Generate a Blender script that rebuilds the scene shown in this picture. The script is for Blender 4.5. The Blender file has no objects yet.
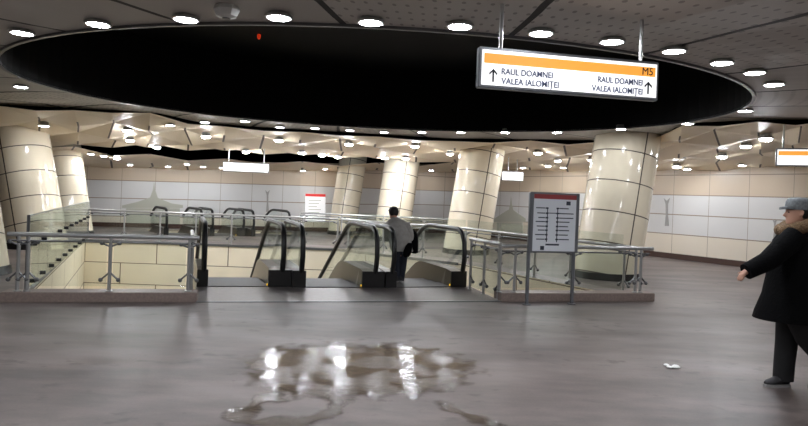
import bpy, bmesh, math, random
from mathutils import Vector, Matrix
from mathutils.bvhtree import BVHTree
random.seed(7)
PI = math.pi
S = bpy.context.scene
C = S.collection

# ------------------------------------------------------------------ camera, world, exposure
EYE = 1.65
FPX, HOR, RHO = 620.0, 196.0, math.radians(2.25)
cr, sr = math.cos(RHO), math.sin(RHO)
cam = bpy.data.objects.new('camera', bpy.data.cameras.new('camera'))
C.objects.link(cam)
cam.matrix_world = Matrix(((cr, -sr, 0, 0), (0, 0, -1, 0), (sr, cr, 0, EYE), (0, 0, 0, 1)))
cam.data.sensor_width = 36
cam.data.lens = FPX * 36 / 808
cam.data.shift_y = -(213 - HOR) / 808
cam.data.clip_start = 0.05
S.camera = cam

wd = bpy.data.worlds.new('world')
S.world = wd
wd.use_nodes = True
wd.node_tree.nodes['Background'].inputs[0].default_value = (0.9, 0.95, 1, 1)
wd.node_tree.nodes['Background'].inputs[1].default_value = 0.0
S.view_settings.view_transform = 'Standard'
S.view_settings.look = 'None'
S.view_settings.gamma = 1
S.view_settings.use_curve_mapping = False
S.view_settings.exposure = 0.68
LAMP = 240.0           # emission of the downlights in the folded ceiling
LAMP_NEAR = 110.0      # emission of the downlights in the metal ceiling
LAMP_WALL = 66.0       # emission of the small ones close to the walls
S.cycles.use_denoising = True
S.cycles.max_bounces = 10
S.cycles.diffuse_bounces = 8
S.cycles.transparent_max_bounces = 24


# ------------------------------------------------------------------ picture <-> place
def ray(px, py):
    xc, yc = (px - 404) / FPX, (HOR - py) / FPX
    return Vector((xc * cr - yc * sr, 1.0, yc * cr + xc * sr))


def P(px, py, Y):
    d = ray(px, py)
    return Vector((d.x * Y, Y, EYE + d.z * Y))


def G(px, py, z=0.0):
    d = ray(px, py)
    t = (z - EYE) / d.z
    return Vector((d.x * t, t, z))


# ------------------------------------------------------------------ materials
def lin(c):
    return tuple((v / 255 / 12.92 if v <= 10 else ((v / 255 + 0.055) / 1.055) ** 2.4) for v in c) + (1,)


def mat(name, rgb, rough=0.5, metal=0.0, emit=None, es=0.0, noise=0.0, nscale=8.0, spec=0.5, bump=0.0):
    m = bpy.data.materials.new(name)
    m.use_nodes = True
    nt = m.node_tree
    b = nt.nodes['Principled BSDF']
    b.inputs['Base Color'].default_value = lin(rgb)
    b.inputs['Roughness'].default_value = rough
    b.inputs['Metallic'].default_value = metal
    b.inputs['Specular IOR Level'].default_value = spec
    if emit:
        b.inputs['Emission Color'].default_value = lin(emit)
        b.inputs['Emission Strength'].default_value = es
    if noise or bump:
        tc = nt.nodes.new('ShaderNodeTexCoord')
        n = nt.nodes.new('ShaderNodeTexNoise')
        n.inputs['Scale'].default_value = nscale
        n.inputs['Detail'].default_value = 6
        nt.links.new(tc.outputs['Object'], n.inputs['Vector'])
        if noise:
            r = nt.nodes.new('ShaderNodeValToRGB')
            a = lin(rgb)
            r.color_ramp.elements[0].position = 0.3
            r.color_ramp.elements[1].position = 0.7
            r.color_ramp.elements[0].color = tuple(v * (1 - noise) for v in a[:3]) + (1,)
            r.color_ramp.elements[1].color = tuple(min(1, v * (1 + noise)) for v in a[:3]) + (1,)
            nt.links.new(n.outputs[0], r.inputs[0])
            nt.links.new(r.outputs[0], b.inputs['Base Color'])
        if bump:
            bp = nt.nodes.new('ShaderNodeBump')
            bp.inputs['Strength'].default_value = bump
            bp.inputs['Distance'].default_value = 0.02
            nt.links.new(n.outputs[0], bp.inputs['Height'])
            nt.links.new(bp.outputs[0], b.inputs['Normal'])
    return m


class NT:
    def __init__(s, m):
        s.nt = m.node_tree
        s.b = s.nt.nodes['Principled BSDF']

    def math(s, op, a, b=None, c=None):
        n = s.nt.nodes.new('ShaderNodeMath')
        n.operation = op
        for i, v in enumerate((a, b, c)):
            if v is None:
                continue
            if isinstance(v, (int, float)):
                n.inputs[i].default_value = v
            else:
                s.nt.links.new(v, n.inputs[i])
        return n.outputs[0]

    def mix(s, f, a, b):
        n = s.nt.nodes.new('ShaderNodeMix')
        n.data_type = 'RGBA'
        for k, v in ((0, f), (6, a), (7, b)):
            if isinstance(v, (int, float)):
                n.inputs[k].default_value = v
            elif isinstance(v, tuple):
                n.inputs[k].default_value = v
            else:
                s.nt.links.new(v, n.inputs[k])
        return n.outputs[2]

    def uv(s):
        t = s.nt.nodes.new('ShaderNodeTexCoord')
        x = s.nt.nodes.new('ShaderNodeSeparateXYZ')
        s.nt.links.new(t.outputs['UV'], x.inputs[0])
        return x.outputs[0], x.outputs[1], t

    def line(s, v, w):          # 1 on a joint, at whole values of v
        f = s.math('FRACT', v)
        d = s.math('ABSOLUTE', s.math('SUBTRACT', f, 0.5))
        return s.math('GREATER_THAN', d, 0.5 - w)

    def noise(s, vec, scale, detail=5):
        n = s.nt.nodes.new('ShaderNodeTexNoise')
        n.inputs['Scale'].default_value = scale
        n.inputs['Detail'].default_value = detail
        s.nt.links.new(vec, n.inputs['Vector'])
        return n.outputs[0]

    def link(s, o, name):
        s.nt.links.new(o, s.b.inputs[name])


def tile_mat(name, rgb, joint, wu, wv, rough=0.25, stagger=0.0):
    m = mat(name, rgb, rough)
    t = NT(m)
    u, v, tc = t.uv()
    if stagger:
        u = t.math('ADD', u, t.math('MULTIPLY', t.math('FLOOR', v), stagger))
    j = t.math('MAXIMUM', t.line(u, wu), t.line(v, wv))
    n = t.noise(tc.outputs['Object'], 1.3)
    a = lin(rgb)
    base = t.mix(n, tuple(x * .88 for x in a[:3]) + (1,), tuple(min(1, x * 1.1) for x in a[:3]) + (1,))
    t.link(t.mix(j, base, lin(joint)), 'Base Color')
    t.link(t.math('ADD', t.math('MULTIPLY', j, .5), rough), 'Roughness')
    return m


M = {}
M['column'] = tile_mat('cream_column_tile', (232, 220, 196), (66, 54, 44), .010, .018, .10)
M['pit'] = tile_mat('cream_pit_tile', (238, 226, 200), (120, 105, 85), .007, .018, .3, .5)
M['steel'] = mat('brushed_steel', (178, 178, 176), .3, .6)
M['dark_steel'] = mat('dark_steel', (110, 111, 112), .35, .6)
M['deck'] = mat('escalator_deck_metal', (92, 84, 76), .28, .8)
M['step'] = mat('step_metal', (84, 80, 78), .55, .2)
M['rubber'] = mat('black_rubber', (14, 14, 15), .4)
M['blackpanel'] = mat('black_panel', (16, 15, 15), .35)
M['yellow'] = mat('yellow_comb', (230, 190, 40), .5, emit=(255, 200, 60), es=.6)
M['curb'] = mat('brown_granite_curb', (132, 116, 108), .5, noise=.15, nscale=30)
M['plinth'] = mat('black_plinth', (30, 27, 26), .4)
M['skirting'] = mat('dark_brown_skirting', (68, 46, 38), .4)
M['plate'] = mat('landing_metal', (116, 108, 105), .42, .5, noise=.1, nscale=12)
M['void'] = mat('black_recess', (5, 5, 6), .6, spec=.15)
M['plenum'] = mat('dark_plenum', (16, 14, 12), .9, spec=.1)
M['white'] = mat('white_plastic', (205, 205, 200), .4)
M['signgrey'] = mat('sign_housing', (120, 122, 126), .35, .5)
M['signface'] = mat('lit_sign_face', (255, 255, 255), .5, emit=(255, 255, 255), es=.60)
M['signorange'] = mat('lit_orange_band', (235, 150, 60), .5, emit=(255, 172, 70), es=.5)
M['ink'] = mat('dark_lettering', (45, 48, 60), .6)
M['inkblue'] = mat('grey_lettering', (96, 104, 140), .6)
M['board'] = mat('map_board_white', (214, 216, 220), .35)
M['boardred'] = mat('map_board_red', (150, 62, 62), .4)
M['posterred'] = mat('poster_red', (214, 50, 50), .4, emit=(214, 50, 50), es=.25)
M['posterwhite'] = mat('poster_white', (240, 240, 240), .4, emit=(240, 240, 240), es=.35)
M['mural'] = mat('mural_grey_green', (180, 180, 166), .6)
M['muraldark'] = mat('mural_grey', (160, 158, 154), .6)
M['lamp'] = mat('lamp_diffuser', (255, 255, 255), .5, emit=(244, 248, 255), es=LAMP)
M['lampnear'] = mat('lamp_diffuser_near', (255, 255, 255), .5, emit=(244, 248, 255), es=LAMP_NEAR)
M['lampwall'] = mat('lamp_diffuser_wall', (255, 255, 255), .5, emit=(244, 248, 255), es=LAMP_WALL)
M['lampmid'] = mat('lamp_diffuser_mid', (255, 255, 255), .5, emit=(244, 248, 255), es=LAMP * .48)
M['trimring'] = mat('lamp_ring', (170, 170, 168), .3, .6)
M['red_glow'] = mat('red_reflection', (255, 60, 30), .4, emit=(255, 70, 30), es=.22)  # glowing red that imitates a reflection in the oval recess
M['skin'] = mat('skin', (196, 150, 128), .5)
M['hair'] = mat('dark_hair', (22, 18, 16), .6)
M['blackcloth'] = mat('black_cloth', (8, 8, 9), .9, bump=.4, nscale=40, spec=.1)
M['jacket'] = mat('light_grey_jacket', (168, 164, 158), .8, noise=.12, nscale=14, bump=.3)
M['jeans'] = mat('navy_trousers', (34, 38, 50), .8, noise=.2, nscale=20)
M['darktrouser'] = mat('charcoal_trousers', (17, 16, 17), .8, noise=.2, nscale=20)
M['fur'] = mat('brown_fur', (108, 84, 58), .9, noise=.4, nscale=60, bump=1)
M['cap'] = mat('grey_cap', (112, 116, 118), .8, noise=.25, nscale=50)
M['shoe'] = mat('dark_shoe', (40, 38, 40), .6)
M['sole'] = mat('pale_sole', (150, 148, 146), .6)
M['paper'] = mat('white_paper', (235, 235, 232), .7)
M['eye'] = mat('eye_dark', (25, 20, 18), .3)


def glass_mat(name, tint=(.93, .95, .93, 1), base=.10):
    m = bpy.data.materials.new(name)
    m.use_nodes = True
    nt = m.node_tree
    nt.nodes.clear()
    o = nt.nodes.new('ShaderNodeOutputMaterial')
    tr = nt.nodes.new('ShaderNodeBsdfTransparent')
    tr.inputs[0].default_value = tint
    gl = nt.nodes.new('ShaderNodeBsdfGlossy')
    gl.inputs['Roughness'].default_value = .04
    gl.inputs[0].default_value = (.9, .95, .95, 1)
    fr = nt.nodes.new('ShaderNodeLayerWeight')
    fr.inputs[0].default_value = .5
    pw = nt.nodes.new('ShaderNodeMath')
    pw.operation = 'POWER'
    pw.inputs[1].default_value = 5
    nt.links.new(fr.outputs['Facing'], pw.inputs[0])
    ma = nt.nodes.new('ShaderNodeMath')
    ma.operation = 'MULTIPLY_ADD'
    ma.inputs[1].default_value = .7
    ma.inputs[2].default_value = .035
    nt.links.new(pw.outputs[0], ma.inputs[0])
    mx = nt.nodes.new('ShaderNodeMixShader')
    nt.links.new(ma.outputs[0], mx.inputs[0])
    nt.links.new(tr.outputs[0], mx.inputs[1])
    nt.links.new(gl.outputs[0], mx.inputs[2])
    nt.links.new(mx.outputs[0], o.inputs[0])
    return m


M['glass'] = glass_mat('clear_glass')
M['glassgrey'] = glass_mat('grey_glass', (.90, .92, .91, 1))


def floor_mat():
    m = mat('worn_grey_floor', (132, 122, 117), .4)
    t = NT(m)
    tc = t.nt.nodes.new('ShaderNodeTexCoord')
    mp = t.nt.nodes.new('ShaderNodeMapping')
    mp.inputs['Scale'].default_value = (.55, 1.5, 1)
    t.nt.links.new(tc.outputs['Object'], mp.inputs[0])
    n1 = t.noise(mp.outputs[0], .9, 8)
    n2 = t.noise(mp.outputs[0], 5, 8)
    n3 = t.noise(tc.outputs['Object'], 45, 3)
    f = t.math('ADD', t.math('MULTIPLY', n1, .62), t.math('ADD', t.math('MULTIPLY', n2, .3), t.math('MULTIPLY', n3, .08)))
    r = t.nt.nodes.new('ShaderNodeValToRGB')
    r.color_ramp.elements[0].position = .39
    r.color_ramp.elements[1].position = .60
    r.color_ramp.elements[0].color = lin((80, 71, 68))
    r.color_ramp.elements[1].color = lin((122, 111, 107))
    t.nt.links.new(f, r.inputs[0])
    mp2 = t.nt.nodes.new('ShaderNodeMapping')
    mp2.inputs['Scale'].default_value = (1.2, 1.9, 1)
    t.nt.links.new(tc.outputs['Object'], mp2.inputs[0])
    n5 = t.noise(mp2.outputs[0], 3.2, 9)
    n6 = t.noise(mp2.outputs[0], .35, 2)
    st = t.math('MULTIPLY', t.math('SUBTRACT', t.math('ADD', n5, t.math('MULTIPLY', n6, .5)), .85), 6.0)
    st = t.math('MINIMUM', t.math('MAXIMUM', st, 0.0), .6)
    c = t.mix(st, r.outputs[0], lin((68, 60, 57)))
    t.link(c, 'Base Color')
    t.link(t.math('ADD', t.math('MULTIPLY', n2, .2), .35), 'Roughness')
    return m


M['floor'] = floor_mat()


def water_mat():
    m = bpy.data.materials.new('spilled_water')
    m.use_nodes = True
    nt = m.node_tree
    b = nt.nodes['Principled BSDF']
    t = NT(m)
    b.inputs['Base Color'].default_value = lin((92, 80, 68))
    b.inputs['Roughness'].default_value = .05
    b.inputs['Specular IOR Level'].default_value = .13
    tc = nt.nodes.new('ShaderNodeTexCoord')
    n = t.noise(tc.outputs['Object'], 11, 5)
    bp = nt.nodes.new('ShaderNodeBump')
    bp.inputs['Strength'].default_value = .13
    bp.inputs['Distance'].default_value = .02
    nt.links.new(n, bp.inputs['Height'])
    nt.links.new(bp.outputs[0], b.inputs['Normal'])
    n4 = t.noise(tc.outputs['Object'], 3.2, 4)
    t.link(t.math('ADD', t.math('MULTIPLY', t.math('LESS_THAN', n4, .53), .17), .03), 'Roughness')
    # ragged drying edge
    u, v, _ = t.uv()
    n2 = t.noise(tc.outputs['Object'], 5.0, 8)
    a = t.math('SUBTRACT', t.math('ADD', u, t.math('MULTIPLY', n2, 1.5)), .92)
    a = t.math('MINIMUM', t.math('MAXIMUM', t.math('MULTIPLY', a, 2.2), 0.0), .8)
    t.link(a, 'Alpha')
    return m


M['water'] = water_mat()


def wall_mat():
    m = mat('panelled_wall', (214, 210, 204), .32)
    t = NT(m)
    u, v, tc = t.uv()
    n = t.noise(tc.outputs['Object'], .7)
    tan = t.mix(n, lin((198, 180, 156)), lin((209, 191, 168)))
    grey = t.mix(n, lin((202, 202, 202)), lin((222, 220, 216)))
    low = t.mix(n, lin((216, 205, 186)), lin((228, 219, 204)))
    c = t.mix(t.math('GREATER_THAN', v, 2.0), grey, tan)
    c = t.mix(t.math('LESS_THAN', v, 0.0), c, low)
    j = t.math('MAXIMUM', t.line(u, .006), t.line(v, .024))
    t.link(t.mix(j, c, lin((150, 136, 120))), 'Base Color')
    return m


M['wall'] = wall_mat()


def metal_ceiling_mat():
    m = mat('perforated_metal_ceiling', (160, 160, 156), .58, .15)
    t = NT(m)
    u, v, tc = t.uv()
    j = t.math('MAXIMUM', t.line(u, .02), t.line(v, .016))
    pu = t.math('SUBTRACT', t.math('FRACT', t.math('MULTIPLY', u, 16)), .5)
    pv = t.math('SUBTRACT', t.math('FRACT', t.math('MULTIPLY', v, 12)), .5)
    d = t.math('SQRT', t.math('ADD', t.math('MULTIPLY', pu, pu), t.math('MULTIPLY', pv, pv)))
    dot = t.math('LESS_THAN', d, .16)
    wn = t.nt.nodes.new('ShaderNodeTexWhiteNoise')
    cb = t.nt.nodes.new('ShaderNodeCombineXYZ')
    t.nt.links.new(t.math('FLOOR', u), cb.inputs[0])
    t.nt.links.new(t.math('FLOOR', v), cb.inputs[1])
    t.nt.links.new(cb.outputs[0], wn.inputs['Vector'])
    perf = t.math('MULTIPLY', dot, t.math('GREATER_THAN', wn.outputs[0], .45))
    base = t.mix(wn.outputs[0], lin((180, 177, 172)), lin((202, 198, 191)))
    c = t.mix(perf, base, lin((146, 143, 138)))
    t.link(t.mix(j, c, lin((18, 18, 18))), 'Base Color')
    return m


M['metal_ceiling'] = metal_ceiling_mat()


def facet_mat():
    m = mat('cream_facet_ceiling', (246, 228, 198), .5)
    t = NT(m)
    u, v, tc = t.uv()
    j = t.math('MULTIPLY', t.line(u, .025), t.math('GREATER_THAN', t.math('FRACT', v), .35))
    t.link(t.mix(j, lin((246, 228, 198)), lin((90, 76, 58))), 'Base Color')
    return m


M['facet'] = facet_mat()


# ------------------------------------------------------------------ mesh helpers
class MB:
    def __init__(s):
        s.v, s.f, s.uv = [], [], {}

    def add(s, vs, fs):
        o = len(s.v)
        s.v += [Vector(p) for p in vs]
        s.f += [tuple(i + o for i in f) for f in fs]
        return s

    def box(s, o, ex, ey, ez):
        """o = corner, ex/ey/ez edge vectors"""
        o, ex, ey, ez = (Vector(q) for q in (o, ex, ey, ez))
        vs = [o, o + ex, o + ex + ey, o + ey, o + ez, o + ex + ez, o + ex + ey + ez, o + ey + ez]
        return s.add(vs, [(3, 2, 1, 0), (4, 5, 6, 7), (0, 1, 5, 4), (1, 2, 6, 5), (2, 3, 7, 6), (3, 0, 4, 7)])

    def cbox(s, c, sx, sy, sz):
        c = Vector(c)
        return s.box(c - Vector((sx / 2, sy / 2, sz / 2)), (sx, 0, 0), (0, sy, 0), (0, 0, sz))

    def tube(s, path, r, n=8, caps=True):
        path = [Vector(p) for p in path]
        rs = r if isinstance(r, (list, tuple)) else [r] * len(path)
        rings = []
        up = None
        for i, p in enumerate(path):
            a = path[max(0, i - 1)]
            b = path[min(len(path) - 1, i + 1)]
            d = (b - a).normalized()
            if up is None:
                up = Vector((0, 0, 1)) if abs(d.z) < .9 else Vector((1, 0, 0))
            x = d.cross(up)
            if x.length < 1e-4:
                x = d.orthogonal()
            x.normalize()
            y = x.cross(d).normalized()
            up = y
            rings.append([p + (x * math.cos(2 * PI * k / n) + y * math.sin(2 * PI * k / n)) * rs[i] for k in range(n)])
        return s.rings(rings, caps)

    def rings(s, rings, caps=True):
        n = len(rings[0])
        vs = [p for r in rings for p in r]
        fs = []
        for i in range(len(rings) - 1):
            for k in range(n):
                a, b = i * n + k, i * n + (k + 1) % n
                fs.append((a, b, b + n, a + n))
        if caps:
            fs.append(tuple(reversed(range(n))))
            fs.append(tuple(range((len(rings) - 1) * n, len(rings) * n)))
        return s.add(vs, fs)

    def lathe(s, c, prof, n=20, axis=None):
        c = Vector(c)
        return s.rings([[c + Vector((r * math.cos(2 * PI * k / n), r * math.sin(2 * PI * k / n), z)) for k in range(n)]
                        for r, z in prof])

    def prism(s, pts, ex):
        """pts: 3D outline, ex: extrusion vector"""
        n = len(pts)
        ex = Vector(ex)
        a = [Vector(p) for p in pts]
        vs = a + [p + ex for p in a]
        fs = [tuple(reversed(range(n))), tuple(range(n, 2 * n))]
        fs += [(k, (k + 1) % n, n + (k + 1) % n, n + k) for k in range(n)]
        return s.add(vs, fs)

    def ball(s, c, rx, ry=None, rz=None, n=12, m=8):
        c = Vector(c)
        ry = ry or rx
        rz = rz or rx
        rings = []
        for i in range(1, m):
            t = PI * i / m
            rings.append([c + Vector((rx * math.sin(t) * math.cos(2 * PI * k / n), ry * math.sin(t) * math.sin(2 * PI * k / n),
                                      -rz * math.cos(t))) for k in range(n)])
        return s.rings(rings)

    def build(s, name, m, parent=None, smooth=False, bevel=0.0):
        me = bpy.data.meshes.new(name)
        org = Vector((0, 0, 0))
        q = parent
        while q is not None:
            org += q.location
            q = q.parent
        me.from_pydata([v - org for v in s.v], [], s.f)
        me.update()
        bm = bmesh.new()
        bm.from_mesh(me)
        bmesh.ops.recalc_face_normals(bm, faces=bm.faces)
        if bevel:
            bmesh.ops.bevel(bm, geom=[e for e in bm.edges], offset=bevel, segments=2, affect='EDGES', clamp_overlap=True)
        bm.to_mesh(me)
        bm.free()
        if smooth:
            for p in me.polygons:
                p.use_smooth = True
            try:
                me.set_sharp_from_angle(angle=math.radians(40))
            except Exception:
                pass
        me.materials.append(m)
        o = bpy.data.objects.new(name, me)
        C.objects.link(o)
        if parent is not None:
            o.parent = parent
        return o


def tag(o, label=None, cat=None, group=None, kind=None):
    if label:
        o['label'] = label
    if cat:
        o['category'] = cat
    if group:
        o['group'] = group
    if kind:
        o['kind'] = kind
    return o


def thing(name, label, cat, loc, group=None, kind=None):
    e = bpy.data.objects.new(name, None)
    e.empty_display_size = .1
    C.objects.link(e)
    e.location = Vector(loc)
    return tag(e, label, cat, group, kind)


def dup(root, loc, label, group=None):
    r = root.copy()
    C.objects.link(r)
    r.location = Vector(loc)
    r['label'] = label
    if group:
        r['group'] = group
    for ch in list(root.children):
        c = ch.copy()
        C.objects.link(c)
        c.parent = r
        for g in list(ch.children):
            d = g.copy()
            C.objects.link(d)
            d.parent = c
    return r


def grid_obj(name, verts, faces, uvs, m, kind='structure', smooth=False):
    me = bpy.data.meshes.new(name)
    me.from_pydata([tuple(v) for v in verts], [], faces)
    ul = me.uv_layers.new(name='UVMap')
    if uvs:
        for l in me.loops:
            ul.data[l.index].uv = uvs[l.vertex_index] if not callable(uvs) else uvs(l)
    me.materials.append(m)
    for p in me.polygons:
        p.use_smooth = smooth
    o = bpy.data.objects.new(name, me)
    C.objects.link(o)
    o['kind'] = kind
    return o


def bake(o):
    dg = bpy.context.evaluated_depsgraph_get()
    me = bpy.data.meshes.new_from_object(o.evaluated_get(dg))
    o.modifiers.clear()
    o.data = me
    return o


def text_mesh(txt, size, bold=.018):
    cu = bpy.data.curves.new('lettering', 'FONT')
    cu.body = txt
    cu.size = size
    cu.extrude = .002
    cu.offset = size * bold
    o = bpy.data.objects.new('lettering', cu)
    C.objects.link(o)
    dg = bpy.context.evaluated_depsgraph_get()
    dg.update()
    me = bpy.data.meshes.new_from_object(o.evaluated_get(dg))
    bpy.data.objects.remove(o)
    return me


def put_text(name, txt, size, origin, ex, ez, m, parent, width=None, bold=.018):
    """origin: lower-left point; ex unit along text; ez unit up"""
    me = text_mesh(txt, size, bold)
    xs = [v.co.x for v in me.vertices]
    k = (width / (max(xs) - min(xs))) if width else 1
    x0 = min(xs)
    ex, ez = Vector(ex), Vector(ez)
    nn = ex.cross(ez)
    org = parent.location
    for v in me.vertices:
        c = v.co.copy()
        v.co = Vector(origin) + ex * ((c.x - x0) * k) + ez * c.y + nn * (c.z * 1.0) - org
    me.materials.clear()
    me.materials.append(m)
    o = bpy.data.objects.new(name, me)
    C.objects.link(o)
    o.parent = parent
    return o


# ------------------------------------------------------------------ plan of the hall
A0, B0 = G(2, 302), G(653, 301)
fd = (B0 - A0).normalized()                   # along the front edge of the opening
fn = Vector((-fd.y, fd.x, 0))                 # into the opening


def L(px, py=302):                            # where a sight line crosses the front edge
    d = ray(px, py)
    # X = d.x t, Y = t ; point on A0 + fd*k
    t = (A0.x * fd.y - A0.y * fd.x) / (d.x * fd.y - fd.x)
    return Vector((d.x * t, t, 0))


Lg, Rg = L(196), L(500)
NAl, NAr = G(203, 287), G(282, 287)
NBl, NBr = G(301, 287.7), G(375, 288)
NCl, NCr = G(392, 288), G(462, 287)
RR, BK, BL = Vector((1.45, 15.8, 0)), Vector((-2.0, 18.5, 0)), Vector((-9.35, 18.3, 0))
CURB = .36
hole = [A0 + fd * .16 + fn * CURB, Lg + fn * CURB, NAl + Vector((-.16, .10, 0)), NCr + Vector((.16, .10, 0)), Rg + fn * CURB,
        B0 - fd * .18 + fn * CURB, RR, BK, BL]

# second, further escalator opening
Q = [(166, 236), (201, 236), (212, 236), (243, 236), (253, 236.4), (289, 236.4)]
N2 = [G(*q) for q in Q]
ed = Vector((-math.sin(math.radians(20)), math.cos(math.radians(20)), 0))   # escalators run this way
ed2 = Vector((-math.sin(math.radians(33)), math.cos(math.radians(33)), 0))
hole2 = [N2[0] + Vector((-.12, .1, 0)), N2[5] + Vector((.12, .1, 0)), N2[5] + Vector((.12, .1, 0)) + ed2 * 3.0, N2[0] + Vector((-.12, .1, 0)) + ed2 * 3.0]

from mathutils.geometry import tessellate_polygon
FX0, FX1, FY0, FY1 = -24, 18, -9, 36
outer = [Vector((FX0, FY0, 0)), Vector((FX1, FY0, 0)), Vector((FX1, FY1, 0)), Vector((FX0, FY1, 0))]
loops = [outer, list(reversed(hole)), list(reversed(hole2))]
allv = [p for l in loops for p in l]
grid_obj('floor', allv, [tuple(t) for t in tessellate_polygon(loops)], None, M['floor'])
for p in bpy.data.objects['floor'].data.polygons:
    if p.normal.z < 0:
        p.flip()


def pit(name, poly, depth):
    n = len(poly)
    vs, fs, uv = [], [], []
    for k in range(n):
        a, b = poly[k], poly[(k + 1) % n]
        ln = (b - a).length
        i = len(vs)
        vs += [a, b, b - Vector((0, 0, depth)), a - Vector((0, 0, depth))]
        uv += [(0, .05), (ln / 2.1, .05), (ln / 2.1, .05 - depth / .62), (0, .05 - depth / .62)]
        fs.append((i, i + 1, i + 2, i + 3))
    i = len(vs)
    o = grid_obj(name, vs, fs, uv, M['pit'])
    bm = bmesh.new()
    bm.from_mesh(o.data)
    bmesh.ops.recalc_face_normals(bm, faces=bm.faces)
    bm.to_mesh(o.data)
    bm.free()
    t = tessellate_polygon([poly])
    grid_obj('floor_lower', [p - Vector((0, 0, depth)) for p in poly], [tuple(q) for q in t], None, M['floor'])
    return o


pit('wall_opening', hole, 4.6)
pit('wall_opening_far', hole2, 3.0)

# landing plates between the railings
mb = MB()
mb.prism([Lg, Rg, NCr + Vector((.16, .09, 0)), NAl + Vector((-.16, .09, 0))], (0, 0, .006))
tag(mb.build('trim_landing', M['plate']), kind='structure')
mb = MB()
mb.prism([Lg - fn * .06, Rg - fn * .06, Rg + fn * .02, Lg + fn * .02], (0, 0, .009))
tag(mb.build('trim_landing_edge', M['dark_steel']), kind='structure')

# outer wall: px, depth, z of panel line 1 (top of grey), panel height, z top, u
WV = [(-330, 19.0, 1.75, .70, 2.40, -9), (-120, 23.4, 1.78, .70, 2.30, -5), (85, 24.0, 1.81, .70, 2.27, -1.05), (300, 26.0, 1.92, .72, 2.52, 5.57), (420, 28.5, 1.95, .66, 2.8, 9.3),
      (545, 30.0, 1.99, .62, 3.0, 13.0)]
RV = [(650, 20.3), (737.6, 17.8), (808, 16.2), (960, 13.6)]
wall_pts = []
for px, Y, z1, ph, zt, u in WV:
    p = P(px, 190, Y)
    wall_pts.append((p.x, Y, z1, ph, zt, u))
p1, p2 = G(650, 256.0), G(737.6, 266.5)
dr = (p2 - p1).normalized()
corner = p1 - dr * 6.0
u = 13.5
for k, (q, zt) in enumerate([(p1 - dr * 8.5, 3.0), (p1, 2.75), (p1 + dr * 3.0, 2.84), (p1 + dr * 6.5, 2.85), (p1 + dr * 27, 3.0)]):
    uu = 14.35 + ((q - p1).length * (1 if k else -1)) / 1.2
    wall_pts.append((q.x, q.y, 2.02, .62, zt, uu))
vs, fs, uv = [], [], []
for i, (x, y, z1, ph, zt, u) in enumerate(wall_pts):
    z3 = z1 - 2 * ph
    for z, v in ((0, -z3 / ph), (z3, 0), (z1, 2), (zt + .35, 2 + (zt + .35 - z1) / ph * .99)):
        vs.append((x, y, z))
        uv.append((u, v))
for i in range(len(wall_pts) - 1):
    for k in range(3):
        a = i * 4 + k
        fs.append((a, a + 4, a + 5, a + 1))
wl = grid_obj('wall_back', vs, fs, uv, M['wall'])

# baseboard along the whole wall
mb = MB()
for i in range(len(wall_pts) - 1):
    a = Vector((wall_pts[i][0], wall_pts[i][1], 0))
    b = Vector((wall_pts[i + 1][0], wall_pts[i + 1][1], 0))
    d = (b - a).normalized()
    n = Vector((d.y, -d.x, 0)) * .04
    mb.box(a, b - a, n, (0, 0, .17))
tag(mb.build('baseboard_back', M['skirting']), kind='structure')

# wall behind and beside the viewer, closing the hall
e0, e1 = wall_pts[0], wall_pts[-1]
ring = [Vector((e1[0], e1[1], 0)), Vector((FX1 - 2, FY0 + 1, 0)), Vector((FX0 + 4, FY0 + 1, 0)), Vector((e0[0], e0[1], 0))]
vs, fs, uv = [], [], []
for k in range(3):
    a, b = ring[k], ring[k + 1]
    i = len(vs)
    ln = (b - a).length / 1.2
    for p, uu in ((a, 0), (b, ln)):
        for z, v in ((0, -1.2), (3.7, 4.5)):
            vs.append((p.x, p.y, z))
            uv.append((uu, v))
    fs.append((i, i + 2, i + 3, i + 1))
grid_obj('wall_rear', vs, fs, uv, M['wall'])

# ------------------------------------------------------------------ ceiling
ZC = 3.25
EC, EA, EB, ET = Vector((-.31, 10.287, ZC)), 5.653, 4.395, math.radians(6.35)


def ell(t, k=1.0, z=ZC):
    x, y = EA * k * math.cos(t), EB * k * math.sin(t)
    return Vector((EC.x + x * math.cos(ET) - y * math.sin(ET), EC.y + x * math.sin(ET) + y * math.cos(ET), z))


# near edge of the cream folded ceiling, picture order left -> right
EDGE = [(-420, 98), (-260, 101), (-120, 104), (0, 107), (60, 110), (120, 113), (160, 116), (200, 125), (250, 129), (300, 132), (350, 135), (400, 138),
        (450, 141), (500, 141.5), (545, 142), (590, 143), (640, 143), (660, 140), (675, 130), (695, 125), (760, 122.5), (808, 122), (900, 122), (1040, 124)]


def edge_at(px):
    for (a, ya), (b, yb) in zip(EDGE, EDGE[1:]):
        if a <= px <= b:
            return ya + (yb - ya) * (px - a) / (b - a)
    return EDGE[0][1] if px < EDGE[0][0] else EDGE[-1][1]


outer_edge = [G(px, y - 2.5, ZC) for px, y in EDGE]
# metal ceiling: rings between the oval and the outer boundary
oc = [Vector((p.x, p.y, ZC)) for p in outer_edge]
bound = oc + [Vector((FX1 - 1, oc[-1].y - 3, ZC)), Vector((FX1 - 1, FY0, ZC)), Vector((FX0, FY0, ZC)), Vector((FX0, oc[0].y - 2, ZC))]


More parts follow.
